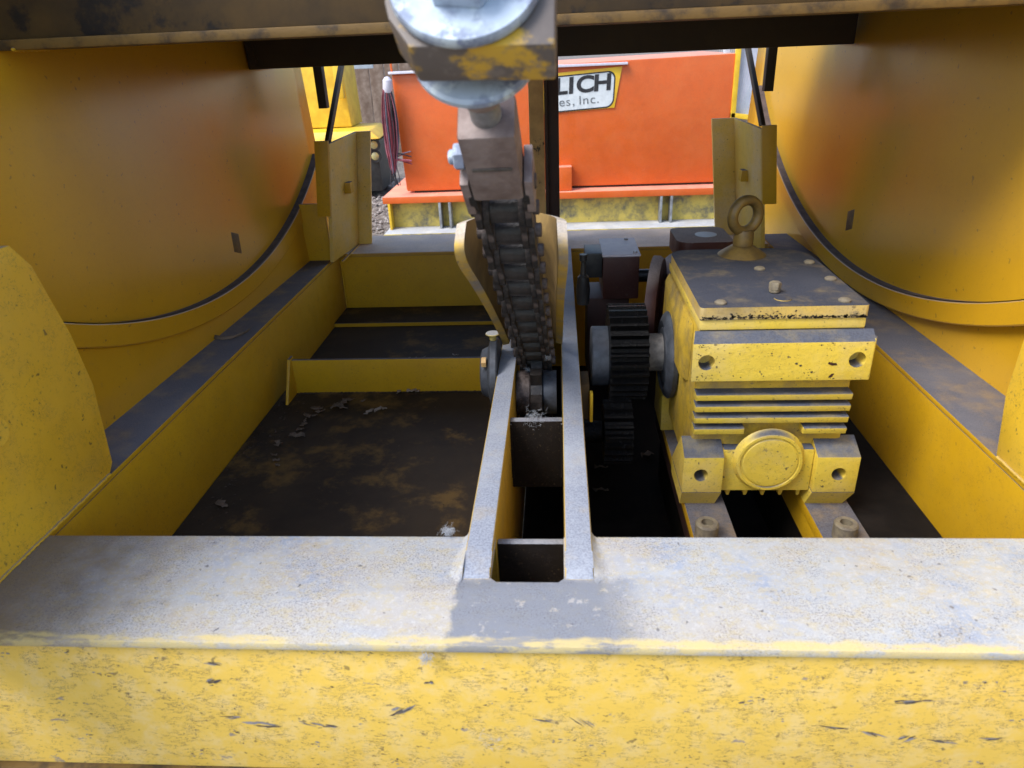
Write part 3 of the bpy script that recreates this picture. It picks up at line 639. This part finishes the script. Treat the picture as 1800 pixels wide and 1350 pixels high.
# chain guide: two cheeks joined behind the chain
cg = thing('chain_guide', 'worn yellow curved chain guard with two cheeks either side of the chain', 'chain guard', (-.04, 1.17, .008))
fe = [(1.15, .026, -.099, .004), (1.12, .050, -.100, .005), (1.03, .115, -.104, .006), (.93, .183, -.108, .007), (.86, .230, -.112, .009),
      (.798, .269, -.115, .0105), (.778, .287, -.116, .0105), (.776, .302, -.116, .010), (.800, .319, -.115, .009)]
def smooth_curve(P, k=4):                    # Catmull-Rom through the profile points
    o = []; n = len(P)
    for i in range(n-1):
        a, b, c, d = tuple(P[j] for j in (max(i-1, 0), i, i+1, min(i+2, n-1)))
        for q in range(k):
            t = q/k; o.append(tuple(.5*(2*b[m]+(c[m]-a[m])*t+(2*a[m]-5*b[m]+4*c[m]-d[m])*t*t+(3*b[m]-a[m]-3*c[m]+d[m])*t**3) for m in range(4)))
    return o+[P[-1]]
fe = smooth_curve(fe)
TH = .011
for s_ in (-1, 1):
    rowsA, rowsB, rowsC = [], [], []
    for i, (y, z, xl, xr) in enumerate(fe):
        f_ = i/(len(fe)-1); xc = xl if s_ < 0 else xr
        A, B, Cc = [], [], []
        for j in range(9):
            t = j/8
            xx = xc-s_*((.030 if s_ < 0 else .042)*t**1.7)*(.5+.5*f_)
            dy, dz = (.03+.125*math.sin(f_*PI/2))*t, (.012-.034*f_)*t
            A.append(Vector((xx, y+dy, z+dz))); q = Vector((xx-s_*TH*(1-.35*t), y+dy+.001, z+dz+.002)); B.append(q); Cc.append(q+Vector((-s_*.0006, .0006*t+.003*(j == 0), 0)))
        rowsA.append(A); rowsB.append(B); rowsC.append(Cc)
    c = MB(); c.grid(rowsA); c.grid(rowsB)
    def strip(P, Q):
        for a, b, d1, e1 in zip(P, P[1:], Q, Q[1:]): c.poly((a, b, e1, d1))
    strip([r[0] for r in rowsA], [r[0] for r in rowsB]); strip([r[-1] for r in rowsA], [r[-1] for r in rowsB])
    strip(rowsA[0], rowsB[0]); strip(rowsA[-1], rowsB[-1])
    bmesh.ops.remove_doubles(c.b, verts=c.b.verts, dist=1e-5)
    ck = c.build('guide_cheek', 'guide', cg, smooth=40)
    MB().grid(rowsC).build('shaded_greasy_lining', 'shaded_lining', ck, smooth=60)  # inner skin, coloured darker for shade as well as grease
MB().hexa([(-.07, 1.18, .035), (-.03, 1.18, .035), (-.03, 1.19, .04), (-.07, 1.19, .04), (-.086, .965, .285), (-.032, .965, .285), (-.032, .975, .29), (-.086, .975, .29)], .001).build('guide_back', 'darkbeam', cg)

# ------------------------------------------------------------------ motor and boxes behind the gearbox
mo = thing('worm_motor', 'dark red electric motor behind the gearbox, mostly in shadow', 'motor', (.29, 1.45, -.1))
k = MB(); k.lathe([(0, 0), (0, .085), (.02, .105), (.035, .105), (.04, .085), (.20, .085), (.22, .06), (.22, 0)], (.285, 1.30, .015), (0, 1, 0), 40); k.build('motor_body', 'red', mo)
k = MB(); k.lathe([(0, 0), (0, .10), (.008, .105), (.02, .105), (.022, .09), (.022, 0)], (.197, 1.33, .02), (-1, .25, 0), 36); k.build('end_shield', 'red', mo)
k = MB(); k.prism([(x, y, .098) for x, y in rrect(.235, .345, 1.40, 1.53, (.015, .02, .02, .03))], (0, 0, .036), .005); tb = k.build('terminal_box', 'red', mo)
k = MB(); k.lathe([(0, 0), (0, .022), (.001, .022), (.0015, .019), (.0015, 0)], (.30, 1.462, .1342), (0, 0, 1), 24); k.build('round_badge', 'pale', tb)
sb_ = thing('switch_box', 'dark red metal box with a dusty top beside the chain guard', 'switch box', (.115, 1.55, -.01))
MB().box(.092, .168, 1.46, 1.60, .0, .092, .003).build('box_body', 'red', sb_)
MB().box(.090, .170, 1.458, 1.602, .0925, .097, .002).build('box_cover', 'mesh', sb_)
MB().box(.055, .0915, 1.47, 1.55, .045, .098, .003).build('side_block', 'black', sb_)
for x, y in ((.160, 1.475), (.150, 1.585)):
    m = MB(); m.lathe([(0, 0), (0, .005), (.003, .004), (.003, 0)], (x, y, .0972), (0, 0, 1), 12); m.build('cover_screw', 'steel', sb_)
k = MB(); k.cyl((.17, 1.53, .03), (.23, 1.53, .03), .014); k.build('conduit', 'black', sb_)
MB().box(.06, .15, 1.47, 1.59, -.19, -.001, .003).build('box_stand', 'maroon', sb_)
gl = thing('cable_plug', 'slim black cable plug standing at the right edge of the chain guard', 'cable plug', (.047, 1.35, .03))
m = MB(); m.lathe([(0, 0), (0, .012), (.03, .014), (.055, .011), (.06, .006), (.085, .004), (.088, .0075), (.10, .0075), (.10, 0)], (.047, 1.35, .03), (0, 0, 1), 14); m.build('plug_body', 'black', gl)

# post behind the chain
cp_ = thing('upright_post', 'tan steel post with dark side standing behind the chain', 'post', (-.035, 1.98, .001))
MB().box(-.073, -.034, 1.955, 1.965, .0015, .471, .002).build('post_face', 'tan', cp_)
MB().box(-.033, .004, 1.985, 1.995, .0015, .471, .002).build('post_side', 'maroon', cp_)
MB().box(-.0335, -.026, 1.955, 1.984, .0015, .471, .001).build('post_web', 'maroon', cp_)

# ------------------------------------------------------------------ debris
DZ = -.1658
spots = [(-.516, 1.075), (-.522, 1.06), (-.508, 1.09), (-.506, 1.206), (-.50, 1.225), (-.512, 1.19), (-.498, 1.274), (-.49, 1.26), (-.48, 1.285), (-.47, 1.28), (-.457, 1.298), (-.445, 1.30),
         (-.435, 1.316), (-.42, 1.31), (-.371, 1.264), (-.387, 1.257), (-.36, 1.27), (-.345, 1.35), (-.308, 1.352), (-.318, 1.35), (-.543, 0.938), (-.506, 1.242), (-.53, 1.13), (-.49, 1.245), (-.505, 1.16)]
def leaf(p, size, label, col='leaf'):
    rows = []; L_ = size*rnd.uniform(.5, 1.0); W_ = size*rnd.uniform(.45, .9); cur = rnd.uniform(.2, .9); tw = rnd.uniform(-.6, .6); az = rnd.uniform(0, 6.28)
    ca, sa = math.cos(az), math.sin(az)
    for i in range(6):
        t = i/5; wv = W_*(math.sin(PI*(.08+.84*t))**.4)*rnd.uniform(.35, 1.15); sk = rnd.uniform(-.3, .3)*W_; r = []
        for j in range(4):
            q = (j/3-.5)*2; x = (t-.5)*L_*1.6; y = q*wv*.5+sk; z = .002+cur*size*.6*(t-.4)**2+abs(q)*wv*.35*cur+tw*q*(t-.5)*size*.3
            r.append((p[0]+x*ca-y*sa, p[1]+x*sa+y*ca, p[2]+.0012+abs(z)+rnd.uniform(0, .18)*size))
        rows.append(r)
    m = MB().grid(rows); o = m.build('dry_leaf', col, None, p, 60)
    sm = o.modifiers.new('thick', 'SOLIDIFY'); sm.thickness = .0006
    return tag(o, label, 'leaf', 'dry leaf scraps lying in the tray')
spots.sort(key=lambda q: q[1])
ordn = ('first', 'second', 'third', 'fourth', 'fifth', 'sixth', 'seventh', 'eighth', 'ninth', 'tenth', 'eleventh', 'twelfth', 'thirteenth', 'fourteenth', 'fifteenth', 'sixteenth', 'seventeenth', 'eighteenth', 'nineteenth', 'twentieth')
row = [q for q in spots if q[0] < -.41]; rest = [q for q in spots if q[0] >= -.41]
for i, (x, y) in enumerate(row[:20]): leaf((x+rnd.uniform(-.016, .02), y, DZ), rnd.uniform(.010, .022), 'brown leaf scrap, %s from the front in the row along the left web' % ordn[i])
for (x, y), lb in zip(rest, ('nearest', 'middle', 'third', 'fourth', 'fifth', 'farthest')): leaf((x, y, DZ), rnd.uniform(.012, .020), 'pale leaf scrap on the open tray floor before the lip, %s one' % lb, 'leafpale')
for (x, y), lb in zip(((-.248, 1.544), (-.349, 1.53), (-.321, 1.526)), ('right-hand', 'left-hand', 'middle')): leaf((x, y, DZ), .014, 'pale leaf scrap on the floor behind the tray lip, %s one of three' % lb, 'leafpale')
for (x, y), lb in zip(((.087, 1.33), (.19, 1.38), (.080, 1.24)), ('middle', 'farthest', 'nearest')): leaf((x, y, -.3445), .030, 'grey leaf scrap in the black pit beside the gearbox, %s from the camera of three' % lb)
# grit swept along the tray edges
gm = MB()
for i in range(420):
    m_ = rnd.random()
    if m_ < .5: x, y = -.60+abs(rnd.gauss(0, .035)), rnd.uniform(.7, 1.35)
    elif m_ < .7: x, y = rnd.uniform(-.59, -.12), 1.355-abs(rnd.gauss(0, .03))
    else: x, y = rnd.uniform(-.59, -.12), rnd.uniform(.66, 1.86)
    q = rnd.uniform(.0006, .002)*(1.5 if m_ < .5 else 1); c = Vector((x, y, DZ+.0006+(.011 if y > 1.76 else 0)))
    vs = [gm.b.verts.new(c+Vector((a*q*rnd.uniform(.5, 1.5), b*q*rnd.uniform(.5, 1.5), e_*q*.6))) for a, b, e_ in ((1, .2, 0), (-.6, .9, 0), (-.5, -1, 0), (0, 0, 1))]
    for f_ in ((0, 1, 3), (1, 2, 3), (2, 0, 3)): gm.b.faces.new([vs[t] for t in f_])
gm = gm.build('floor_grit', simple('brown_grit', (.07, .05, .038, 1), (.02, .015, .012, 1), 60, .9), None, (0, 0, 0), 0); gm['kind'] = 'stuff'
# curled strip of tape lying on the left side flange
pts = [(-.712, 1.31, .014), (-.705, 1.295, .006), (-.685, 1.27, .0035), (-.66, 1.258, .0035), (-.64, 1.262, .0035), (-.625, 1.285, .004), (-.617, 1.295, .007)]
tp = MB(); tp.grid([[Vector(p)+Vector((.002, .003, .004)), Vector(p)-Vector((.002, .003, .001))] for p in pts])
leafs = tp.build('peeled_strip', 'leaf', None, (-.66, 1.27, .0005), 60); tag(leafs, 'thin curled strip lying on the dusty left side ledge', 'strip')
leafs.modifiers.new('thick', 'SOLIDIFY').thickness = .0005
def fluff(name, c, n, ln, label, ax=None, spread=1., r=.00035, hug=None):
    m = MB(); c = Vector(c); ln *= .62
    for i in range(int(n*1.6)):
        d_ = Vector((rnd.gauss(0, 1), rnd.gauss(0, 1), rnd.gauss(0, 1))).normalized()
        if ax is not None: d_ = (Vector(ax)+d_*spread*.6).normalized()
        if hug is not None: d_ = (d_-Vector(hug)*d_.dot(hug)).normalized()
        p = c+Vector((rnd.gauss(0, 1), rnd.gauss(0, 1), rnd.gauss(0, 1)))*ln*.22*spread; P = [p.copy()]
        if hug is not None: P[0] = p = p-Vector(hug)*(p-c).dot(hug)
        for k_ in range(5):
            j = Vector((rnd.gauss(0, 1), rnd.gauss(0, 1), rnd.gauss(0, 1)))*.55
            if hug is not None: j -= Vector(hug)*j.dot(hug)
            d_ = (d_+j).normalized(); p = p+d_*ln*.085*rnd.uniform(.5, 1.4); P.append(p.copy())
        m.tube(P, r*.32, 3)
    o = m.build(name, 'fluff', None, c, 0); return tag(o, label, 'fibre tuft', 'white fibre tufts caught on the machine')
q = chp(.07); fluff('fibre_tuft', q+XX*-.028+NX*.006-Dx*.01, 60, .014, 'white fluff on the left side of the chain just above the sprocket')
q = chp(.09); fluff('fibre_tuft', q+XX*.024-NX*.020, 80, .016, 'white fluff on the right side of the chain just above the sprocket')
q = chp(.02); fluff('fibre_tuft', q+XX*-.012-NX*.022, 60, .016, 'white fluff at the chain foot over the sprocket teeth')
fluff('fibre_tuft', (-.04, .928, .0), 90, .030, 'frayed white fibres on the spacer plate in front of the sprocket', (1, 0, 0), 1.6)
fluff('fibre_tuft', (-.128, .648, .006), 120, .022, 'fluffy white tuft on the front rail left of the chain bars')
fluff('fibre_tuft', (-.128, .482, -.012), 90, .022, 'pale tuft hanging over the edge of the front rail', (0, 0, -1), .9)
fluff('fibre_tuft', (-.075, .4893, -.132), 18, .030, 'white cobweb strands spread on the yellow front web', (0, 0, .2), 2., .0003, (0, 1, 0))

# ------------------------------------------------------------------ background yard
g = MB(); n = 60; rows = []
for i in range(n+1):
    rows.append([(-2.6+3.6*j/n, 2.3+3.6*i/n, -.45+.018*(math.sin(i*1.7+j*.9)+math.sin(j*2.3-i*.7))*.5+rnd.uniform(-.008, .008)) for j in range(n+1)])
ground = MB().box(-60, 60, -40, 120, -.56, -.48, 0).build('ground', 'gravel'); ground['kind'] = 'structure'
rg = g.grid(rows).build('gravel_bed', 'gravel'); rg['kind'] = 'structure'
st = MB()
for i in range(1500):
    x = rnd.uniform(-1.9, -.75); y = rnd.uniform(3.0, 5.2); s_ = rnd.uniform(.006, .022)
    c = Vector((x, y, -.44)); vs = [st.b.verts.new(c+Vector((a*s_*rnd.uniform(.7, 1.3), b*s_*rnd.uniform(.7, 1.3), e_*s_*.7*rnd.uniform(.7, 1.2)))) for a, b, e_ in ((1, 0, 0), (-1, 0, 0), (0, 1, 0), (0, -1, 0), (0, 0, 1), (0, 0, -1))]
    for f_ in ((0, 2, 4), (2, 1, 4), (1, 3, 4), (3, 0, 4), (2, 0, 5), (1, 2, 5), (3, 1, 5), (0, 3, 5)): st.b.faces.new([vs[t] for t in f_])
st = st.build('gravel_stones', 'stone', smooth=0); st['kind'] = 'stuff'

ob = thing('orange_container', 'bright orange steel box with a white lettered sign, on a dirty yellow skid', 'container', (.1, 4.4, -.44))
MB().hexa([(-.842, 4., -.216), (.90, 4., -.216), (.90, 4.9, -.216), (-.842, 4.9, -.216), (-.862, 4., .385), (.905, 4., .418), (.905, 4.9, .418), (-.862, 4.9, .385)], .012).build('box_shell', 'orange', ob)
MB().box(-.872, .36, 3.97, 4.02, .386, .398, .002).build('top_lip', 'mesh', ob)
MB().box(-.96, 1.25, 3.90, 4.9, -.262, -.2265, .003).build('base_plate', 'orange', ob)
MB().box(-.80, .85, 4.02, 4.8, -.226, -.2165, 0).build('gap_strip', 'shade', ob)
MB().box(-.935, 1.20, 3.965, 3.98, -.405, -.2625, .001).build('skid_web', 'rail', ob)
MB().box(-.95, 1.22, 3.80, 4.05, -.432, -.4055, .003).build('skid_flange', 'rail', ob)
MB().box(-.935, -.922, 3.90, 3.964, -.405, -.2625, .001).build('skid_end', 'yellow2', ob)
for x in (-.655, -.60, .545, .60):
    MB().box(x, x+.013, 3.90, 3.9645, -.405, -.2627, .001).build('stiffener', 'steel', ob)
MB().box(-.02, .075, 3.93, 3.9995, -.2255, -.10, .006).build('lug_block', 'orange', ob)
k = MB(); k.tube([(-.856, 4.0, .385), (-.858, 4.0, .44)], .006, 6); k.build('top_pin', 'orange', ob)
# sign plate
sg = MB().hexa([(-.075, 3.994, .164), (.298, 3.994, .182), (.298, 3.9995, .182), (-.075, 3.9995, .164), (-.066, 3.994, .355), (.334, 3.994, .378), (.334, 3.9995, .378), (-.066, 3.9995, .355)], .001).build('sign_plate', 'signy', ob)
def rr_poly(x0, x1, z0, z1, r, y, sh=.05, slope=.055, n=7):
    o = []
    for cx, cz, a in ((x1-r, z0+r, -90), (x1-r, z1-r, 0), (x0+r, z1-r, 90), (x0+r, z0+r, 180)):
        for i in range(n+1): t = math.radians(a+90*i/n); X = cx+r*math.cos(t); Z = cz+r*math.sin(t); o.append((X+(Z-.25)*sh, y, Z+X*slope))
    return o
MB().prism(rr_poly(-.062, .298, .168, .345, .04, 3.9932), (0, .0008, 0)).build('sign_border', 'ink', sg)
MB().prism(rr_poly(-.056, .291, .175, .338, .036, 3.9924), (0, .0008, 0)).build('sign_face', 'signw', sg)
def text(body, size, loc, sx=1., shear=0., off=0., mat='ink', name='letter'):
    cu = bpy.data.curves.new(name, 'FONT'); cu.body = body; cu.size = size; cu.extrude = .0006; cu.offset = off; cu.shear = shear
    ob_ = bpy.data.objects.new('tmp', cu); COL.objects.link(ob_)
    dg = bpy.context.evaluated_depsgraph_get(); dg.update(); me = bpy.data.meshes.new_from_object(ob_.evaluated_get(dg))
    bpy.data.objects.remove(ob_)
    me.name = name; me.materials.clear(); me.materials.append(M[mat])
    mw = Matrix.Translation(loc) @ Matrix.Rotation(-.055, 4, 'Y') @ Matrix.Rotation(PI/2, 4, 'X') @ Matrix.Diagonal((sx, 1, 1, 1))
    me.transform(Matrix.Translation(-ORG[ob.name]) @ mw)
    o = bpy.data.objects.new(name, me); COL.objects.link(o); o.parent = sg; ORG[o.name] = ORG[ob.name]; return o
for ch_, x in (('L', -.012), ('I', .056), ('C', .098), ('H', .186)):
    text(ch_, .108, (x, 3.9915, .257+x*.055), 1.22, .08, .0035)
x = -.045
for ch_, adv in zip('gies,Inc.', (.038, .016, .036, .033, .034, .020, .039, .034, .02)):
    lt = text(ch_, .062, (x, 3.9915, .197+x*.055), 1.15, .0, -.0004, 'inkthin')
    if ch_ == 'i': lt['kind'] = 'stuff'
    x += adv

# mesh guard at the right
mg = thing('mesh_guard', 'pale wire mesh panel in a yellow frame beside the orange box', 'guard panel', (1.0, 4.1, -.44))
MB().box(.862, .893, 4.10, 4.13, -.43, .62, .003).build('pale_post', 'pale', mg)
MB().box(.899, .924, 3.99, 4.02, .11, .62, .003).build('frame_bar', 'yellow2', mg)
MB().hexa([(.899, 3.99, .112), (1.32, 3.99, .050), (1.32, 4.02, .05), (.899, 4.02, .112), (.899, 3.99, .137), (1.32, 3.99, .075), (1.32, 4.02, .075), (.899, 4.02, .137)], .002).build('frame_bar', 'yellow2', mg)
MB().box(.925, 1.32, 4.022, 4.026, .05, .62, 0).build('mesh_backing', 'mesh', mg)
for d_, lab in ((1, 'wire'), (-1, 'wire')):
    wm = MB()
    for i in range(60):
        x = .93+i*.0085; wm.tube([(x, 4.019-.001*d_, .08), (x+d_*.16, 4.019-.001*d_, .60)], .0012, 3)
    wm.build('wire_mesh', 'pale', mg)['kind'] = 'stuff'
MB().box(.85, .93, 4.03, 4.06, .33, .355, .003).build('latch', 'rust', mg)
MB().box(.845, 1.3, 4.2, 4.23, -.43, -.30, .003).build('foot_bar', 'pale', mg)

# wire bundle hanging beside the orange box
wb = thing('wire_bundle', 'hanging bundle of red, grey and black cable ends on the orange box corner', 'wire bundle', (-.875, 3.93, -.09))
cols = ('wire_red', 'wire_black', 'wire_pink', 'wire_grey', 'wire_black', 'wire_red')
for i in range(54):
    a = rnd.uniform(0, 6.28); rr = rnd.uniform(.3, 1); P = []
    xb = -.862; bot = -.02-.10*rnd.random()
    for k_ in range(8):
        t = k_/7; wd = .012+.036*math.sin(PI*min(1, t*1.05))**.8*rr
        P.append((xb-.018-.012*t+wd*math.cos(a+.4*t)+rnd.uniform(-.002, .002), 3.945+wd*.6*math.sin(a), .345+(bot-.345)*t))
    if i < 7: P[-1] = (P[-1][0]+rnd.uniform(.03, .10), 3.94, P[-1][2]+rnd.uniform(.02, .10))
    m = MB().tube(P, .0032, 5); m.build('wire', cols[i % 6], wb, smooth=60)
m = MB(); m.lathe([(0, 0), (0, .018), (.02, .026), (.06, .024), (.075, .012), (.078, 0)], (-.876, 3.945, .30), (.05, 0, 1), 14); m.build('tape_wrap', 'mesh', wb)
m = MB()
for i in range(9):
    x = -.885+rnd.uniform(-.02, .02); m.tube([(x, 3.94, -.05), (x+rnd.uniform(-.01, .02), 3.935, -.12), (x+rnd.uniform(-.02, .03), 3.93, -.17)], .0022, 4)
m.build('loose_ends', 'wire_black', wb)

# yellow loader with round lamps, and the board fence behind
lo_ = thing('yellow_loader', 'bright yellow machine nose with two round lamps behind the left corner post', 'loader', (-1.5, 5.3, -.45))
MB().hexa([(-2.1, 5.0, -.06), (-1.20, 5.0, -.04), (-1.25, 5.6, -.04), (-2.1, 5.6, -.06), (-2.0, 5.03, .01), (-1.27, 5.03, .015), (-1.30, 5.5, .02), (-2.0, 5.5, .02)], .01).build('hood', 'yellow2', lo_)
MB().hexa([(-1.9, 5.25, .02), (-1.45, 5.25, .02), (-1.46, 5.6, .02), (-1.9, 5.6, .02), (-1.9, 5.3, .75), (-1.50, 5.3, .75), (-1.48, 5.6, .75), (-1.9, 5.6, .75)], .01).build('cab_column', 'yellow2', lo_)
MB().box(-1.52, -1.465, 5.2, 5.24, .21, .42, .006).build('cab_panel', 'yellow2', lo_)
MB().box(-2.0, -1.24, 5.08, 5.5, -.40, -.061, .01).build('lower_body', 'black', lo_)
for z in (-.085, -.16):
    m = MB(); m.lathe([(0, 0), (0, .045), (.02, .045), (.02, .034), (.012, 0)], (-1.265, 5.08, z), (.2, -1, 0), 20); lp = m.build('lamp', 'black', lo_)
    m = MB(); m.lathe([(.013, .032), (.022, .022), (.025, 0)], (-1.265, 5.08, z), (.2, -1, 0), 20); m.build('lamp_lens', 'lamp', lp)
fe_ = thing('board_fence', 'weathered brown board fence at the back of the yard', 'fence', (-1, 7.5, -.48))
x = -4.2; bmsh = MB().box(0, .142, 0, .022, 0, 1.06, .003).mesh('board')
i = 0
while x < -.62:
    share('board', bmsh, 'fence', fe_, Matrix.Translation((x, 7.5+rnd.uniform(-.006, .006), -.50+rnd.uniform(-.02, .02))) @ Matrix.Rotation(rnd.uniform(-.006, .006), 4, 'Y')); x += .148; i += 1
MB().box(-4.2, -.62, 7.525, 7.57, .0, .09, .003).build('fence_rail', 'fence', fe_)
MB().box(-4.2, -.62, 7.525, 7.57, .40, .49, .003).build('fence_rail', 'fence', fe_)
bx_ = thing('grey_panel', 'grey green sheet panel raised above the yellow machine nose, half hidden by the beam', 'panel', (-2.1, 6.5, -.48))
MB().box(-2.2, -1.55, 6.5, 6.53, .365, .62, .006).build('panel_sheet', 'pale', bx_)
MB().box(-2.15, -2.08, 6.531, 6.60, -.48, .60, .004).build('panel_post', 'pale', bx_)
